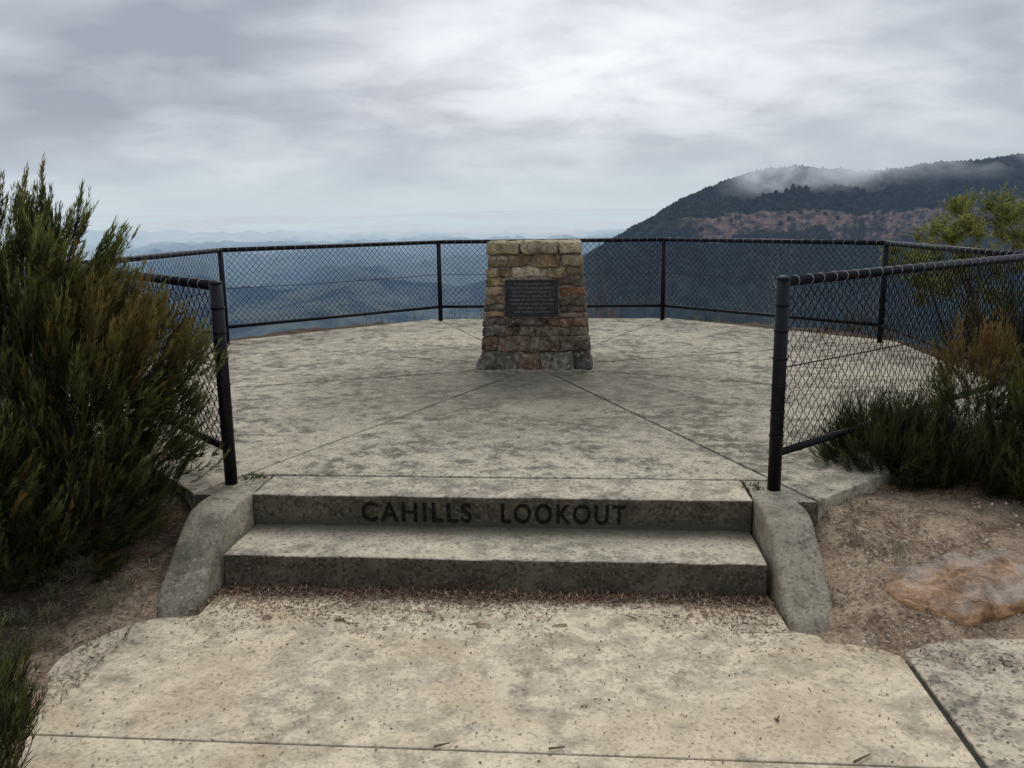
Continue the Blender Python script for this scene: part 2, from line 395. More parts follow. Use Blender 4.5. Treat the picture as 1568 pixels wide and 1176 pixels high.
for z0,z1 in rowsF:
    for side in(-1,1):
        if side==-1 and z0>=.455 and z1<=.786: spans=[(-HW0,PX0-.005),(PX1+.005,HW0)]
        elif side==-1 and .78<z0<.8: spans=[(-HW0,-.33),(-.33,-.23),(-.23,.14),(.14,.3),(.3,HW0)]
        else: spans=row(-HW0,HW0,.13,.40)
        for a,b in spans:
            pr=random.uniform(-.008,.018)
            y0,y1=(-HD-pr,-HD+.13) if side<0 else (HD-.13,HD+pr)
            col=pal(z0)
            if side<0 and z0>=.455 and z1<.79 and a>0: col=random.choice(brn+[(.26,.13,.075)]+gry[:1])
            if side<0 and z0>=.455 and a<-.3: col=random.choice(tan)
            if side<0 and .78<z0<.8 and -.24<a<.1: col=(.47,.40,.28)
            x0=a+g-(random.uniform(0,.012) if a<=-HW0 else 0); x1=b-g+(random.uniform(0,.014) if b>=HW0 else 0)
            if random.random()<.3 and z1-z0>.09 and b-a<.25:
                zm=z0+(z1-z0)*random.uniform(.4,.6)
                put(x0,x1,y0,y1,z0+g*.8,zm-g*.6,col); put(x0,x1,y0+.004,y1,zm+g*.6,z1-g*.8,pal(z0))
            else: put(x0,x1,y0,y1,z0+g*.8,z1-g*.8,col)
    for side in(-1,1):
        for a,b in row(-HD+.135,HD-.135,.14,.3):
            pr=random.uniform(-.004,.014)
            x0,x1=(-HW0-pr,-HW0+.12) if side<0 else (HW0-.12,HW0+pr)
            put(x0,x1,a+g,b-g,z0+g*.8,z1-g*.8,pal(z0))
for a,b in[(-.49,-.15),(-.146,.24),(.244,.485)]:
    sd+=1; ms.rbox(a,b,-HD-.03,HD+.03,.985,1.085,.02,.03,.016,7,random.choice([(.42,.36,.24),(.38,.32,.2)]),taper,sd)
ms.build('stones',M_stone,mon)
mm=MB(); mm.rbox(-HW0+.016,HW0-.016,-HD+.016,HD-.016,-.02,.99,.01,.1,.002,8,(.2,.18,.15),lambda P:taper(P,0),3)
mm.rbox(PX0-.02,PX1+.02,-HD-.001,-HD+.03,PZ0-.01,PZ1+.01,.008,.05,.001,8,(.2,.18,.15),lambda P:taper(P,0),4)
mm.rbox(-.51,.51,-HD-.045,HD+.045,-.04,.018,.02,.04,.012,8,(.2,.18,.15),lambda P:Vector((P.x,P.y+mon_y+HD,P.z+.3)),5)
mm.build('mortar',M_mortar,mon)
pl=empty('plaque'); pl.parent=mon
slope=math.atan((1-HW1/HW0)*HD/HT)
pl.location=(-.022,mon_y+HD-(HD+.018)*(1-(1-HW1/HW0)*.62/HT),.3+.62); pl.rotation_euler=(-slope,0,0)
mq=MB(); mq.rbox(-.222,.222,-.006,.01,-.152,.152,.004,.05); 
for a in((-.222,.222,.14,.152),(-.222,.222,-.152,-.14),(-.222,-.21,-.1395,.1395),(.21,.222,-.1395,.1395)):
    mq.rbox(a[0],a[1],-.012,-.0065,a[2],a[3],.002,.05)
mq.build('plate',M_bronze,pl)
for k,(s,w) in enumerate([("CAHILLS LOOKOUT",.30),("THIS LOOKOUT WAS OPENED AND NAMED BY",.37),("THE CITY COUNCIL IN HONOUR OF",.33),("THE HON. J.J. CAHILL M.L.A.",.34),("PREMIER OF THE STATE 1952 - 1959",.37),("THE WORKS WERE CARRIED OUT BY THE",.35),("DEPARTMENT OF LANDS",.24),("AND TOURIST ACTIVITIES",.3)]):
    text(s,.022,0,.118-k*.0335,-.0068,M_brtext,pl,'line_%d'%(k+1),.0002,.0006,1.1,width=w)
# ================= near ground
def gz(x,y):
    lx,ly=w2l(x,y); ax=np.abs(lx)
    z=-.03+0*x
    out=sst(1.2,1.6,ax)
    z=z+ .22*sst(-.78,.12,ly)*out
    n=fbm(x*2.2,y*2.2,5,3)*.035+fbm(x*14,y*14,3,8)*.014
    le=-1.37-.17*np.exp(-((ly+1.0)/.3)**2)+.04*fbm(lx*0+3,ly*5,3,4)
    dl=np.maximum(le-lx,lx-3.55); dl=np.where(ly>-.68+.04*fbm(lx*6,ly*0,2,9),.3,dl)
    po=sst(-.05,.09,dl)
    right=(lx>1.3)&(lx<3.6)
    po=np.where(right,sst(-.92,-.64,ly-.16*np.clip(lx-1.5,0,1)+.09*fbm(lx*4,ly*4,3,14)),po)
    z=z+po*(.040+n)
    z=np.where((ax<1.38)&(ly>-.68),np.minimum(z,-.03),z)
    R=np.sqrt(lx**2+(ly-3.57)**2); e=np.maximum(0,R-4.4)*sst(-.5,4,ly)
    z=z-e*.55-np.maximum(0,e-2)*1.2
    far=sst(6,30,-ly); z=z+far*.3*fbm(x*.2,y*.2,3,5)
    return z
def axis(pts):
    o=[]
    for a,b,s in pts: o+=list(np.arange(a,b,s))
    return np.array(o)
xs=axis([(-60,-12,3),(-12,-4,.25),(-4,4,.025),(4,12,.25),(12,61,3)]); ys=axis([(-60,-8,3),(-8,1.5,.25),(1.5,5.5,.025),(5.5,14,.15),(14,31,1)])
X,Y=np.meshgrid(xs,ys); Z=gz(X,Y)
def gridF(nr,nc):
    i=np.arange(nr-1)[:,None]*nc+np.arange(nc-1)[None]; i=i.ravel()
    return np.stack([i,i+1,i+nc+1,i+nc],1)
def gm():
    t=NT('soil_and_mulch'); o=t.obj(); a=t.attr(); sp=t.n('ShaderNodeSeparateColor'); t.l(a,sp.inputs[0])
    f=t.noise(o,5,5,.72,.4); g=t.noise(o,70,4,.75); v=t.vor(o,90,'Color'); sv=t.n('ShaderNodeSeparateColor'); t.l(v,sv.inputs[0])
    dark=t.mix(t.ramp(f,[(.35,0),(.65,1)]),(.035,.027,.019),(.12,.088,.06))
    pale=t.mix(t.ramp(f,[(.38,0),(.60,1)]),(.18,.12,.075),(.46,.35,.24))
    c=t.mix(sp.outputs[0],dark,pale)
    c=t.mix(t.ramp(g,[(.34,.75),(.48,0)]),c,(.065,.043,.03))
    c=t.mix(t.ramp(sv.outputs[0],[(.84,0),(.9,.6)]),c,t.mix(sp.outputs[0],(.13,.10,.075),(.48,.40,.31)))
    h=t.math('ADD',g,t.math('MULTIPLY',sv.outputs[1],.6))
    return t.done(t.bsdf(c,.97,t.bump(h,.9,.015),0,.1))
lx,ly=w2l(X,Y)
pale=np.where(lx>0,sst(3.4,1.9,lx+1.1*np.maximum(0,ly+.1)),0)
pale=np.maximum(pale,sst(-1.85,-1.45,lx)*sst(-.2,-.5,ly)*.95)
col=np.stack([pale.ravel()]*3,1)
np_mesh('ground',np.stack([X.ravel(),Y.ravel(),Z.ravel()],1),gridF(len(ys),len(xs)),gm(),col)
# ================= haze materials
def haze_nodes(t,surf_col,fogfn=None,nrm=None):
    g=t.n('ShaderNodeNewGeometry'); ln=t.n('ShaderNodeVectorMath',operation='LENGTH'); t.l(g.outputs['Position'],ln.inputs[0])
    d=t.math('SQRT',t.math('DIVIDE',ln.outputs['Value'],40000.))
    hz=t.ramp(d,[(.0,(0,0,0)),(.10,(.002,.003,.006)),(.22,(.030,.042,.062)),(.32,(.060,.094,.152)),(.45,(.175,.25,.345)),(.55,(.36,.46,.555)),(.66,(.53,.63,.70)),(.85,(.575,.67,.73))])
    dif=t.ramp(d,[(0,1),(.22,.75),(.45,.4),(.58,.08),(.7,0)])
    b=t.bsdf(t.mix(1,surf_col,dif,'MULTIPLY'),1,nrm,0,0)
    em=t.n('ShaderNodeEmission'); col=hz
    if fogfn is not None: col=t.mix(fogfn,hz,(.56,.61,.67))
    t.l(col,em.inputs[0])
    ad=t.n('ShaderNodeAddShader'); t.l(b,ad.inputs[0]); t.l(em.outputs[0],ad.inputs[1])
    return ad.outputs[0],g
t=NT('hazy_valley_forest'); g0=t.n('ShaderNodeNewGeometry'); pos=g0.outputs['Position']
f=t.noise(pos,.004,6,.7,.3); c=t.mix(t.ramp(f,[(.42,0),(.58,1)]),(.012,.022,.022),(.085,.10,.07))
mp_=t.n('ShaderNodeMapping'); t.l(pos,mp_.inputs[0]); mp_.inputs['Scale'].default_value=(.00016,.00010,.001)
fg=t.noise(mp_.outputs[0],1.0,5,.6,.4); ln=t.n('ShaderNodeVectorMath',operation='LENGTH'); t.l(pos,ln.inputs[0])
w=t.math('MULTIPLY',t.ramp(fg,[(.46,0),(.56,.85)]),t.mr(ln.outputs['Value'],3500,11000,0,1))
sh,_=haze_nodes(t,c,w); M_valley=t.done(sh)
# ================= valley
th=np.radians(np.concatenate([np.arange(-180,-60,3),np.arange(-60,60,.22),np.arange(60,181,3)]))
rr=np.exp(np.linspace(math.log(26),math.log(48000),420))
T,R=np.meshgrid(th,rr); X=R*np.sin(T); Y=R*np.cos(T)
base=np.interp(np.log(R),np.log([20,60,300,900,3000,9000,20000,30000,38000,48000]),[-25,-80,-260,-400,-450,-480,-450,-330,60,260])
hill=fbm(X/1700,Y/1700,6,11); hill=1-np.abs(hill)*2.4
amp=np.interp(R,[0,200,1500,4000,9000,15000,25000,34000,48000],[0,15,130,300,400,330,240,120,40])
Z=base+amp*hill*.6+fbm(X/300,Y/300,4,5)*np.interp(R,[0,500,3000,20000,30000],[2,15,40,30,0])
Z+=np.where(R>30000,fbm(X/12000,Y/12000,3,3)*110,0)
Z+=150*np.exp(-((R-15000)/1800)**2)*sst(-.05,.35,fbm(T*5,R/9000,3,31))
back=sst(75,120,np.abs(np.degrees(T))); Z=Z*(1-back)+back*(-2.5)
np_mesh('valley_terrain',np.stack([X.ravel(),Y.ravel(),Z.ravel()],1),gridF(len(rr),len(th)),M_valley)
# ================= escarpment
tt=np.arange(-.02,1.15,.0009)
H=np.interp(tt,[-.05,.0,.04,.081,.1,.123,.1716,.2,.223,.2745,.30,.334,.38,.415,.45,.481,.53,.58,.7,1.2],[-.4,-.28,-.15,-.054,-.038,-.0235,.0017,.0165,.0265,.045,.049,.0495,.0465,.044,.0475,.0518,.056,.061,.066,.05])*2000
H=H+fbm(tt*30,tt*0,4,2)*5-5
gul=fbm(tt*14,tt*0+3,4,9)*110
s=np.concatenate([[-1200,-600,-250,-60,-20],np.arange(0,150,6),np.arange(150,164,1.5),np.arange(164,330,6),np.exp(np.linspace(math.log(330),math.log(1150),50))])
S,TT=np.meshgrid(s,tt,indexing='ij'); HH=np.broadcast_to(H,S.shape); G=np.broadcast_to(gul,S.shape)
gw=sst(30,170,S); 
Yd=2000-S+G*gw
ct=HH-np.clip(HH*.9+12,15,104)+np.broadcast_to(fbm(tt*40,tt*0+8,3,4)*10,S.shape)
ch=70*np.clip((TT-.15)/.1,0,1)*np.broadcast_to(.75+.45*fbm(tt*25,tt*0+5,3,12),S.shape)
zz=np.where(S<0,HH+S*.03,np.where(S<150,HH+(ct-HH)*(np.clip(S/150,0,1)**1.25),np.where(S<164,ct-ch*(S-150)/14,ct-ch-(S-164)*.32-.00006*(S-164)**2)))
Xd=TT*Yd
rough=fbm(Xd/28,Yd/28,4,7)*np.where((S>148)&(S<166),3,11)*np.clip((S+10)/40,0.25,1)
spur=(1-np.abs(fbm(Xd/170,Yd/260,4,6))*2.4)*45*sst(160,400,S)
Zd=zz+rough+spur
def esc_mat(name,cliff):
    t=NT(name); g0=t.n('ShaderNodeNewGeometry'); pos=g0.outputs['Position']
    f=t.noise(pos,.05,4,.75)
    c=t.mix(t.ramp(f,[(.38,0),(.62,1)]),(.006,.012,.013),(.030,.040,.032))
    if cliff:
        f2=t.noise(pos,.011,4,.7)
        mp_=t.n('ShaderNodeMapping'); t.l(pos,mp_.inputs[0]); mp_.inputs['Scale'].default_value=(.045,.045,.09)
        rk=t.noise(mp_.outputs[0],1,4,.75); cl=t.mix(t.ramp(rk,[(.40,0),(.58,1)]),(.05,.040,.042),(.36,.235,.18))
        c=t.mix(t.math('MULTIPLY',t.attr(),t.ramp(f2,[(.41,.05),(.50,1)])),c,cl)
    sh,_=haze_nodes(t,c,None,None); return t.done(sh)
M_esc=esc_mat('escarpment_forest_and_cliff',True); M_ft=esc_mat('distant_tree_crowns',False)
nr,nc=S.shape
cw=((S>=149)&(S<=164)).astype(float)*sst(.17,.24,TT)
np_mesh('escarpment',np.stack([Xd.ravel(),Yd.ravel(),Zd.ravel()],1),gridF(nr,nc)[:,::-1],M_esc,np.stack([cw.ravel()]*3,1))
def ico():
    import bmesh
    bm=bmesh.new(); bmesh.ops.create_icosphere(bm,subdivisions=1,radius=1); V=np.array([v.co[:] for v in bm.verts]);F=np.array([[v.index for v in f.verts] for f in bm.faces]); bm.free(); return V,F
IV,IF=ico()
n1,n2=1500,7500
ti=np.concatenate([rng.uniform(.09,.72,n1),rng.uniform(.1,.72,n2)]); si=np.concatenate([rng.uniform(-8,10,n1),rng.uniform(5,450,n2)])
ci=np.clip(((ti-tt[0])/.0009).astype(int),0,nc-1); ri=np.searchsorted(s,si).clip(0,nr-1)
P=np.stack([Xd[ri,ci],Yd[ri,ci],Zd[ri,ci]],1)
ok=~((s[ri]>144)&(s[ri]<184)&(rng.uniform(0,1,len(ri))<.9)); P=P[ok]; n=len(P)
sz=rng.uniform(2.6,6.0,(n,1))*np.array([[.9,.9,1.2]])*rng.uniform(.8,1.2,(n,3))
V=(IV[None]*(1+rng.uniform(-.25,.25,(n,len(IV),1))))*sz[:,None]+P[:,None]+np.array([0,0,3.])
F=IF[None]+(np.arange(n)*len(IV))[:,None,None]
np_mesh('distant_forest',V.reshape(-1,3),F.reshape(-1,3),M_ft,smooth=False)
def mist(name,x0,x1,y,z0,z1,seed,dens):
    t=NT(name+'_vapour'); tc=t.n('ShaderNodeTexCoord'); a=t.attr(); sp=t.n('ShaderNodeSeparateColor'); t.l(a,sp.inputs[0])
    mp_=t.n('ShaderNodeMapping'); t.l(tc.outputs['Object'],mp_.inputs[0]); mp_.inputs['Scale'].default_value=(.0085,.0085,.016); mp_.inputs['Location'].default_value=(seed,seed,0)
    f=t.noise(mp_.outputs[0],1,4,.5,.3)
    al=t.math('MULTIPLY',t.math('MULTIPLY',t.ramp(f,[(.36,.06),(.70,1)]),sp.outputs[0]),dens,clamp=True)
    tr=t.n('ShaderNodeBsdfTransparent'); em=t.n('ShaderNodeEmission'); em.inputs[0].default_value=(.52,.56,.625,1)
    mx=t.n('ShaderNodeMixShader'); t.l(al,mx.inputs[0]); t.l(tr.outputs[0],mx.inputs[1]); t.l(em.outputs[0],mx.inputs[2]); m_=t.done(mx.outputs[0])
    u=np.linspace(0,1,70); v=np.linspace(0,1,24); U,Vv=np.meshgrid(u,v)
    X=x0+(x1-x0)*U; Z=z0+(z1-z0)*Vv; Y=y+18*fbm(X/90,Z/60,3,seed)
    e=np.sin(math.pi*U)**1.2*np.sin(math.pi*Vv)**1.6
    np_mesh(name,np.stack([X.ravel(),Y.ravel(),Z.ravel()],1),gridF(24,70),m_,np.stack([e.ravel()]*3,1))
mist('low_cloud',440,760,1905,20,165,3,1.3)
mist('low_cloud',640,960,1925,30,165,11,1.1)
mist('low_cloud',760,1350,1915,60,170,17,.6)
# ================= foliage
def norm(a): return a/np.maximum(1e-9,np.linalg.norm(a,axis=-1,keepdims=True))
def sprigs(roots,dirs,lens,nl,ll,lw,colA,colB,spread=.45,curve=.25,tcol=None):
    N=len(roots); t=np.sort(rng.uniform(.08,1,(N,nl)),axis=1)
    up=np.array([0,0,1.])
    base=roots[:,None]+dirs[:,None]*(t*lens[:,None])[...,None]+up*(curve*(t**2)*lens[:,None])[...,None]
    ad=norm(dirs[:,None]+up*(2*curve*t)[...,None]+rng.normal(0,spread,(N,nl,3)))
    L=ll*rng.uniform(.6,1.25,(N,nl,1))*(1.05-.35*t[...,None])
    wv=norm(np.cross(ad,rng.normal(0,1,(N,nl,3))))*lw
    p0=base;p2=base+ad*L;pm=base+ad*L*.45
    V=np.stack([p0,pm+wv,p2,pm-wv],2).reshape(-1,3)
    F=np.arange(len(V)).reshape(-1,4)
    k=np.clip(t*.8+rng.normal(0,.15,t.shape),0,1)[...,None]
    C=colA[:,None]*(1-k)+colB[:,None]*k
    C=np.repeat(C[:,:,None],4,2); C=C.reshape(-1,3)
    return V,F,C
def bush(name,lobes,n,sl,nl,ll,lw,dark,tip,base,rusty=None,out=.5,upw=.9,spread=.4,shell=.45,stems=26,rx=None,lean=(0,0,0),plumes=0,pw=.62):
    vol=np.array([l[1][0]*l[1][1]*l[1][2] for l in lobes]); pick=rng.choice(len(lobes),n,p=vol/vol.sum())
    c=np.array([l[0] for l in lobes])[pick]; r=np.array([l[1] for l in lobes])[pick]
    u=norm(rng.normal(0,1,(n,3))); rad=shell+(1-shell)*rng.uniform(0,1,(n,1))**.6
    ph=c.sum(1)*3; lump=1+.16*np.sin(u[:,0]*7+ph)*np.sin(u[:,1]*6+ph*2)+.14*np.sin(u[:,2]*9+u[:,0]*5+ph)
    root=c+u*r*rad*lump[:,None]
    root[:,2]=np.maximum(root[:,2],base[2]+.02)
    d=norm(u*out+np.array([0,0,upw])+rng.normal(0,.22,(n,3))+np.array(lean))
    lens=rng.uniform(.6,1.35,n)*sl
    var=rng.uniform(.6,1.35,(n,1))
    if plumes:
        pk=rng.choice(n,plumes,replace=False); pc=root[pk]; 
        D=((root[:,None,:2]-pc[None,:,:2])**2).sum(2)+((root[:,None,2]-pc[None,:,2])*.8)**2; j=D.argmin(1)
        w=pw; root=root*(1-w)+pc[j]*w; root[:,2]+= (rng.uniform(-.07,.07,n))
        d=norm(d*.4+d[pk][j]*.6); var=var*.5+.5*(rng.uniform(.5,1.6,(plumes,1))[j])
    dark=np.array(dark);tip=np.array(tip)
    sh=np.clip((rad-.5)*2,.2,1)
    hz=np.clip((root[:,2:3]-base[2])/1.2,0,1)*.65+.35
    A=dark*var*np.clip(sh,.4,1); B=(tip*sh*hz+dark*(1-sh*hz))*var  # inner leaves coloured darker: shade of the bush interior painted into leaf colour
    if rusty is not None:
        rc,rcen,rrad=rusty; w=np.clip(1.3-np.linalg.norm((root-np.array(rcen))/np.array(rrad),axis=1,keepdims=True),0,1)*rng.uniform(.2,1,(n,1))
        w=np.maximum(w,(rng.uniform(0,1,(n,1))<.05)*.7)
        B=B*(1-w)+np.array(rc)*w; A=A*(1-w*.6)+np.array(rc)*.35*w
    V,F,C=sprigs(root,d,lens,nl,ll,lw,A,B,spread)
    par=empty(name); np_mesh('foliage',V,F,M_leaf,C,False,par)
    mb=MB()
    sel=rng.choice(n,min(n,stems*12),replace=False); b=Vector(base)
    for k,i in enumerate(sel):
        e=Vector(root[i]); m_=b.lerp(e,.5)+Vector(rng.normal(0,.05,3)); m_.z-= .04
        r0=.012 if k<stems else .004
        st=b+Vector((rng.normal(0,.05),rng.normal(0,.05),-.05)) if k<stems else b.lerp(e,.45)+Vector(rng.normal(0,.04,3))
        if k<stems: mb.tube(st,m_,r0,r0*.6,5,False,(.07,.05,.035)); mb.tube(m_,e,r0*.6,.002,5,False,(.09,.065,.045))
        else: mb.tube(st,e,r0,.0015,4,False,(.10,.075,.05))
        ee=e+Vector(d[i])*float(lens[i])*.8; mb.tube(e,ee,.002,.001,3,False,(.09,.08,.04))
    mb.build('stems',M_bark,par)
    return par
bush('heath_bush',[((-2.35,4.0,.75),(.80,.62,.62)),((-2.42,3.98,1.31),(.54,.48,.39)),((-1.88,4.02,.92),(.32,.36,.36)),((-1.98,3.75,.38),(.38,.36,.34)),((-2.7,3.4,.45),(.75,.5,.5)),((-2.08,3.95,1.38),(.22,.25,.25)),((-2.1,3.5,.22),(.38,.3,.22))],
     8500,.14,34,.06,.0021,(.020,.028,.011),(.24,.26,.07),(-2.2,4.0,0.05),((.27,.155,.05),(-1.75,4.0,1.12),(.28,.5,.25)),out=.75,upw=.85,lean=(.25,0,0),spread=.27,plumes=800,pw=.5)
bush('heath_bush',[((-1.56,2.12,.16),(.2,.22,.2))],380,.14,30,.055,.0018,(.025,.035,.014),(.22,.23,.06),(-1.56,2.12,0),lean=(.1,0,0),spread=.3,stems=6,plumes=40,pw=.5)
bush('grassy_shrub',[((1.93,4.36,.26),(.22,.25,.16)),((2.12,4.3,.3),(.18,.25,.14)),((2.28,4.15,.26),(.16,.2,.14))],1500,.17,26,.10,.0015,(.018,.028,.012),(.17,.19,.058),(2.0,4.3,.12),out=.85,upw=.8,spread=.32,stems=8,plumes=170,pw=.45)
bush('heath_bush',[((2.72,4.0,.42),(.36,.4,.42)),((2.45,4.4,.62),(.2,.25,.25)),((2.95,3.9,.25),(.4,.4,.35)),((2.5,4.0,.3),(.2,.25,.2))],3200,.14,30,.055,.002,(.022,.034,.013),(.22,.23,.06),(2.7,4.1,.1),((.29,.16,.05),(2.45,4.4,.8),(.3,.5,.2)),out=.7,spread=.32,stems=14,plumes=330,pw=.5)
bush('heath_bush',[((4.75,7.6,.15),(.7,1.0,.5)),((5.0,6.3,.1),(.8,1.0,.55)),((5.6,8.6,.2),(.9,.9,.5))],2200,.22,26,.08,.004,(.025,.035,.014),(.17,.17,.06),(5,7.5,-.5),((.25,.14,.06),(4.6,7.2,.4),(.6,.8,.3)),stems=16,plumes=200)
bush('heath_bush',[((-4.4,7.2,.0),(.6,1.2,.45)),((-4.6,5.6,.15),(.6,.8,.5))],1200,.2,24,.08,.004,(.022,.032,.014),(.14,.14,.05),(-4.6,6.5,-.4),None,stems=8)
bush('low_scrub',[((-1.6,11.9,-.12),(.5,.25,.2)),((-.6,12.0,-.1),(.45,.25,.22)),((1.3,11.9,-.1),(.5,.25,.22)),((2.7,11.1,-.1),(.5,.3,.25)),((4.1,10.1,.0),(.5,.35,.25))],800,.2,14,.08,.003,(.05,.045,.025),(.22,.19,.10),(1,12,-.8),((.3,.15,.07),(1.1,11.8,.1),(.4,.4,.3)),stems=1,spread=.6)
def tree(name,base,lobes,n,tip,dark):
    par=empty(name); mb=MB(); b=Vector(base); brk=(.13,.10,.075)
    fork=b+Vector((-.1,0,1.3)); mid=b+Vector((.06,0,.7))
    mb.tube(b,mid,.055,.045,8,False,brk); mb.tube(mid,fork,.045,.035,8,False,brk)
    ends=[]
    for (c,r,k) in lobes:
        c=Vector(c); m1=fork.lerp(c,.5)+Vector(rng.normal(0,.08,3)); mb.tube(fork,m1,.028,.018,6,False,brk); mb.tube(m1,c,.018,.01,6,False,brk)
        for _ in range(k):
            u=Vector(norm(rng.normal(0,1,3)+np.array([0,0,.5]))); e=c+Vector((u.x*r[0],u.y*r[1],u.z*r[2]))*random.uniform(.8,1.4)
            m2=c.lerp(e,.5)+Vector(rng.normal(0,.04,3)); mb.tube(c,m2,.008,.005,5,False,brk); mb.tube(m2,e,.005,.002,4,False,brk)
            for q in(m2,e,e): ends.append((q,u))
    mb.build('trunk_and_limbs',M_bark,par)
    idx=rng.integers(0,len(ends),n); R_=np.array([ends[i][0][:] for i in idx])+rng.normal(0,.035,(n,3)); D=norm(np.array([ends[i][1][:] for i in idx])+rng.normal(0,.5,(n,3)))
    var=rng.uniform(.6,1.35,(n,1))
    V,F,C=sprigs(R_,D,rng.uniform(.06,.17,n),10,.06,.0055,np.array(dark)*var,np.array(tip)*var,.7)
    np_mesh('foliage',V,F,M_leaf,C,False,par)
tree('sapling_tree',(5.4,9.6,-1.6),[((4.75,9.4,1.30),(.34,.3,.2),8),((5.2,9.6,1.45),(.35,.3,.26),9),((4.5,9.4,1.02),(.3,.3,.2),7),((5.65,9.7,1.3),(.4,.3,.28),9),((5.0,9.4,.85),(.4,.35,.25),8),((6.1,9.5,1.1),(.4,.3,.3),9)],2200,(.31,.31,.08),(.12,.13,.038))
def twigs(name,x,y,z0,h,n,col):
    mb=MB()
    def g_(p,d,L,r,dep):
        for k in range(4):
            d=(d+Vector(rng.normal(0,.15,3))).normalized(); q=p+d*L/4; mb.tube(p,q,r,r*.8,4,False,col); p=q; r*=.8
            if dep<2: g_(p,(d+Vector(rng.normal(0,.5,3))+Vector((0,0,.2))).normalized(),L*.5,r*.6,dep+1)
    for i in range(n): g_(Vector((x+rng.normal(0,.15),y+rng.normal(0,.1),z0)),Vector((rng.normal(0,.15),0,1)).normalized(),h*random.uniform(.7,1.1),.008,0)
    mb.build(name,M_bark)
twigs('bare_shrub',3.15,10.4,-.3,1.15,3,(.40,.36,.31)); twigs('bare_shrub',-1.9,11.3,-.5,.95,4,(.20,.18,.15)); twigs('bare_shrub',1.25,11.7,-.3,1.2,4,(.26,.12,.07)); twigs('bare_shrub',-.2,11.9,-.5,.8,3,(.2,.15,.1))
# ================= rock: one low slab of sandstone with a broken, layered front
def rock(name,x,y,z,sx_,sy_,sz_,col,seed):
    mb=MB()
    def fn(P):
        u=P.x/sx_; v=P.y/sy_
        k=1-.35*abs(u)**2.5; Y=P.y*k+.03*math.sin(u*4)
        Z=P.z+.012*mnoise.noise(Vector((P.x*6,P.y*6,2)))-.025*max(0,-u)*1.2
        Z+=.010*math.floor((P.y/sy_+1)*1.6)*(1 if P.z>0 else 0)
        return Vector((P.x*(1-.12*abs(v)**2),Y,Z))
    mb.rbox(-sx_,sx_,-sy_,sy_,-sz_*2,sz_,.03,.015,.028,6,col,fn,seed)
    o=mb.build(name,M_rock); o.location=(x,y,z); o.rotation_euler=(.12,-.03,-.03)
rock('sandstone_rock',1.88,3.26,.085,.38,.19,.05,(.46,.28,.155),4)
# ================= litter
def litter(name,x,y,n_len,w,cols,zoff=.004,flat=.25,zfix=None):
    n=len(x); z=gz(x,y); lx_,ly_=w2l(x,y)
    onp=(lx_>-1.5)&(lx_<1.56)&(ly_<-.39); z=np.where(onp,np.maximum(z,.0),z); z=np.where((lx_>1.56)&(ly_<-.6),np.maximum(z,.004),z)
    if zfix is not None: z=np.full(n,zfix)
    c=np.stack([x,y,z+zoff],1); d=norm(np.stack([rng.normal(0,1,n),rng.normal(0,1,n),rng.normal(0,flat,n)],1))
    s_=norm(np.cross(d,np.array([0,0,1.])+rng.normal(0,.3,(n,3)))); L=(n_len*rng.uniform(.4,1.4,n))[:,None]/2; W=(w*rng.uniform(.6,1.5,n))[:,None]
    c[:,2]+=np.abs(d[:,2])*L[:,0]
    V=np.stack([c-d*L,c+s_*W,c+d*L,c-s_*W],1).reshape(-1,3); F=np.arange(len(V)).reshape(-1,4)
    C=np.array(cols)[rng.integers(0,len(cols),n)]*rng.uniform(.6,1.3,(n,1)); C=np.repeat(C,4,0)
    np_mesh(name,V,F,M_litter,C,False)
red=[(.20,.115,.065),(.28,.17,.105),(.14,.085,.055),(.36,.26,.175),(.08,.05,.035)]
def loc(n,fx,fy): 
    a=fx(n);b=fy(n); return OX+a*ex[0]+b*ey[0], OY+a*ex[1]+b*ey[1]
def clump(x,y,s=3,th=.0):
    k=fbm(x*s,y*s,3,77)+rng.uniform(-.25,.25,len(x))>th; return x[k],y[k]
x,y=loc(4600,lambda n:rng.uniform(-1.17,1.17,n),lambda n:-.388-np.abs(rng.normal(0,.04,n)) )
litter('leaf_litter',x,y,np.full(len(x),.03),.0026,red,.004,.35)
x,y=loc(9500,lambda n:rng.uniform(-1.25,1.25,n),lambda n:-.40-rng.exponential(.11,n)); x,y=clump(x,y,3.2,.05); litter('leaf_litter',x,y,np.full(len(x),.024),.0020,red,.002,.15)
x,y=loc(12000,lambda n:rng.uniform(1.38,3.3,n),lambda n:rng.uniform(-.95,.6,n)); x,y=clump(x,y,4,.0); litter('leaf_litter',x,y,np.full(len(x),.024),.0022,[(.22,.14,.09),(.13,.09,.06),(.36,.27,.19),(.08,.055,.04)])
x,y=loc(14000,lambda n:rng.uniform(-3.3,-1.36,n),lambda n:rng.uniform(-1.9,.3,n)); litter('leaf_litter',x,y,np.full(len(x),.036),.0020,[(.09,.065,.045),(.15,.105,.07),(.05,.038,.028),(.24,.19,.13)])
x,y=loc(1500,lambda n:rng.uniform(-1.4,2.9,n),lambda n:rng.uniform(-2.2,-.45,n)); litter('leaf_litter',x,y,np.full(len(x),.011),.0025,[(.05,.035,.025),(.12,.07,.04),(.3,.18,.1)],.003,.08)
x,y=loc(500,lambda n:rng.uniform(-1.35,1.35,n),lambda n:.02+rng.exponential(.8,n).clip(0,3)); litter('leaf_litter',x,y,np.full(len(x),.012),.002,[(.05,.035,.025),(.12,.07,.04)],.003,.08,.303)
x,y=loc(220,lambda n:rng.uniform(-1.15,1.15,n),lambda n:-.01-rng.exponential(.06,n).clip(0,.33)); litter('leaf_litter',x,y,np.full(len(x),.016),.002,[(.05,.035,.025),(.2,.12,.07)],.003,.1,.154)
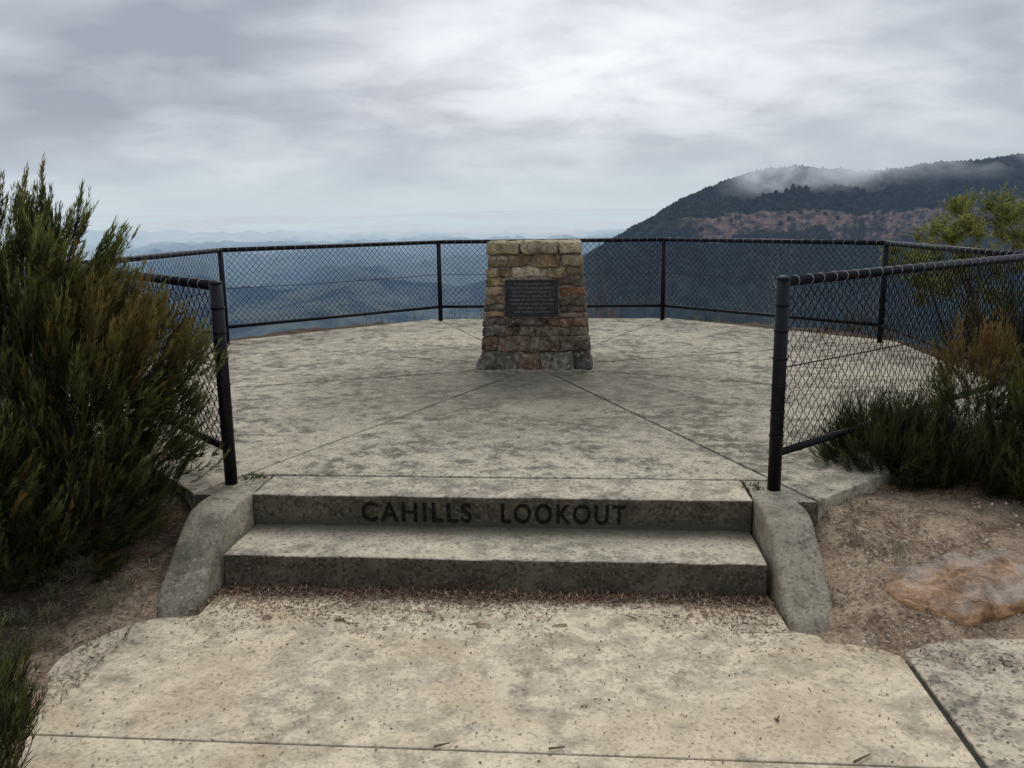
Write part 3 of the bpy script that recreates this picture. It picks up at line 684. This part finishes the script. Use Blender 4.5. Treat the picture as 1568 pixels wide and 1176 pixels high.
def grass(name,lx0,lx1,ly0,ly1,nc_,per,h):
    cx=rng.uniform(lx0,lx1,nc_); cy=rng.uniform(ly0,ly1,nc_); n=nc_*per
    a=np.repeat(cx,per)+rng.normal(0,.025,n); b=np.repeat(cy,per)+rng.normal(0,.025,n)
    x=OX+a*ex[0]+b*ey[0]; y=OY+a*ex[1]+b*ey[1]
    rt=np.stack([x,y,gz(x,y)],1); dd=norm(rng.normal(0,.5,(n,3))+np.array([.1,0,.8]))
    V,F,C=sprigs(rt,dd,np.full(n,h*.4),4,h,.0013,np.tile((.09,.085,.045),(n,1)),np.tile((.28,.27,.16),(n,1)),.35); np_mesh(name,V,F,M_leaf,C,False)
grass('dry_grass',-2.2,-1.5,-1.0,-.4,16,22,.08)
grass('dry_grass',1.5,2.7,-.4,.15,9,12,.05)
npb=420; x,y=loc(npb,lambda n:rng.uniform(1.4,2.9,n),lambda n:rng.uniform(-.9,.2,n))
sz=rng.uniform(.002,.009,(npb,1))*rng.uniform(.7,1.3,(npb,3)); P=np.stack([x,y,gz(x,y)+.001],1)
V=IV[None]*(1+rng.uniform(-.2,.2,(npb,len(IV),1)))*sz[:,None]+P[:,None]; F=IF[None]+(np.arange(npb)*len(IV))[:,None,None]
C=np.repeat(np.array([(.42,.34,.25),(.3,.24,.18),(.5,.45,.38)])[rng.integers(0,3,npb)],len(IV),0)
np_mesh('pebbles',V.reshape(-1,3),F.reshape(-1,3),M_litter,C)
mb=MB()
for (a,b,L,an) in((1.2,-1.5,.07,.5),(.62,-.62,.05,2.4),(.3,-1.49,.05,.1),(-.05,-1.5,.05,.3),(1.02,-1.3,.03,1),(-.45,-.48,.12,.6),(1.9,-.9,.06,1.2)):
    x,y=l2w(a,b); mb.tube((x,y,.008),(x+L*math.cos(an),y+L*math.sin(an),.01),.004,.002,6,True,(.13,.09,.06))
mb.build('fallen_twigs',M_bark)
def weed(name,lx0,ly0,n,col):
    x,y=l2w(lx0,ly0); r=np.stack([x+rng.normal(0,.03,n),y+rng.normal(0,.02,n),np.full(n,.29)],1)
    d=norm(rng.normal(0,.7,(n,3))+np.array([0,0,.5])); A=np.tile(np.array(col)*.5,(n,1));B=np.tile(np.array(col),(n,1))
    V,F,C=sprigs(r,d,np.full(n,.02),5,.02,.004,A,B,.6); np_mesh(name,V,F,M_leaf,C,False)
weed('weed_tuft',-1.27,.27,40,(.14,.19,.06)); weed('weed_tuft',1.22,.2,18,(.13,.15,.06))
# ================= sun + world
SEL=math.radians(52); AZ=math.radians(8)
sd_=Vector((math.sin(AZ)*math.cos(SEL),math.cos(AZ)*math.cos(SEL),math.sin(SEL)))
L=bpy.data.lights.new('sun','SUN'); L.energy=1.35; L.angle=math.radians(22); L.color=(1,.95,.87)
lo=link(bpy.data.objects.new('sun',L)); lo.rotation_euler=sd_.to_track_quat('Z','Y').to_euler(); lo.location=(0,0,30)
W=bpy.data.worlds.new('World'); sc.world=W; W.use_nodes=True
class WT(NT):
    def __init__(s): s.t=W.node_tree; s.t.nodes.clear(); s.out=s.t.nodes.new('ShaderNodeOutputWorld')
t=WT(); d=t.n('ShaderNodeTexCoord').outputs['Generated']
sp=t.n('ShaderNodeSeparateXYZ'); t.l(d,sp.inputs[0]); z=sp.outputs[2]
den=t.math('ADD',t.math('MAXIMUM',z,0),.26)
cb=t.n('ShaderNodeCombineXYZ'); t.l(t.math('DIVIDE',sp.outputs[0],den),cb.inputs[0]); t.l(t.math('DIVIDE',sp.outputs[1],den),cb.inputs[1]); cb.inputs[2].default_value=2.3
mpw=t.n('ShaderNodeMapping'); t.l(cb.outputs[0],mpw.inputs[0]); mpw.inputs['Scale'].default_value=(1,1.15,1); mpw.inputs['Location'].default_value=(3.1,.4,0)
c1=t.noise(mpw.outputs[0],1.05,3,.5,.4); c2=t.noise(mpw.outputs[0],3.2,5,.55,.3)
cf=t.math('ADD',t.math('MULTIPLY',c1,.66),t.math('MULTIPLY',c2,.34))
cl=t.ramp(cf,[(.38,(.37,.40,.47)),(.46,(.465,.50,.57)),(.54,(.60,.64,.70)),(.62,(.76,.79,.84))])
dt=t.n('ShaderNodeVectorMath',operation='DISTANCE'); mpg=t.n('ShaderNodeMapping'); t.l(d,mpg.inputs[0]); mpg.inputs['Scale'].default_value=(.5,.3,1.3)
t.l(mpg.outputs[0],dt.inputs[0]); dt.inputs[1].default_value=(.085*.5,.985*.3,.165*1.3)
gl=t.math('MULTIPLY',t.mr(dt.outputs['Value'],0,.19,1,0),t.ramp(c2,[(.38,.5),(.6,1)]))
cl=t.mix(t.math('POWER',gl,.9),cl,(.99,1.01,1.05))
hz=t.mr(z,.0,.11,1,0); cl=t.mix(t.math('POWER',hz,1.1),cl,(.60,.69,.75))
zen=t.mr(z,.32,.8,1,1.7)
vm=t.n('ShaderNodeVectorMath',operation='SCALE'); t.l(cl,vm.inputs[0]); t.l(zen,vm.inputs['Scale'])
low=t.mr(z,-.12,-.02,0,1)
fin=t.mix(low,(.12,.13,.13),vm.outputs[0])
sky=t.n('ShaderNodeTexSky'); sky.sky_type='NISHITA'; sky.sun_disc=False; sky.sun_elevation=SEL; sky.sun_rotation=AZ
b1=t.n('ShaderNodeBackground'); t.l(sky.outputs[0],b1.inputs[0]); b1.inputs[1].default_value=.08
b2=t.n('ShaderNodeBackground'); t.l(fin,b2.inputs[0]); b2.inputs[1].default_value=1.0
mx=t.n('ShaderNodeMixShader'); mx.inputs[0].default_value=.96; t.l(b1.outputs[0],mx.inputs[1]); t.l(b2.outputs[0],mx.inputs[2]); t.l(mx.outputs[0],t.out.inputs[0])
W.cycles.sampling_method='MANUAL'; W.cycles.sample_map_resolution=256
# ================= camera
cam=bpy.data.cameras.new('camera'); cam.sensor_width=36; cam.lens=30.15; cam.clip_start=.05; cam.clip_end=90000
co=link(bpy.data.objects.new('camera',cam))
co.matrix_world=Matrix.Translation((0,0,1.6))@Matrix.Rotation(math.radians(78.9),4,'X')@Matrix.Rotation(math.radians(-.8),4,'Z')
sc.camera=co
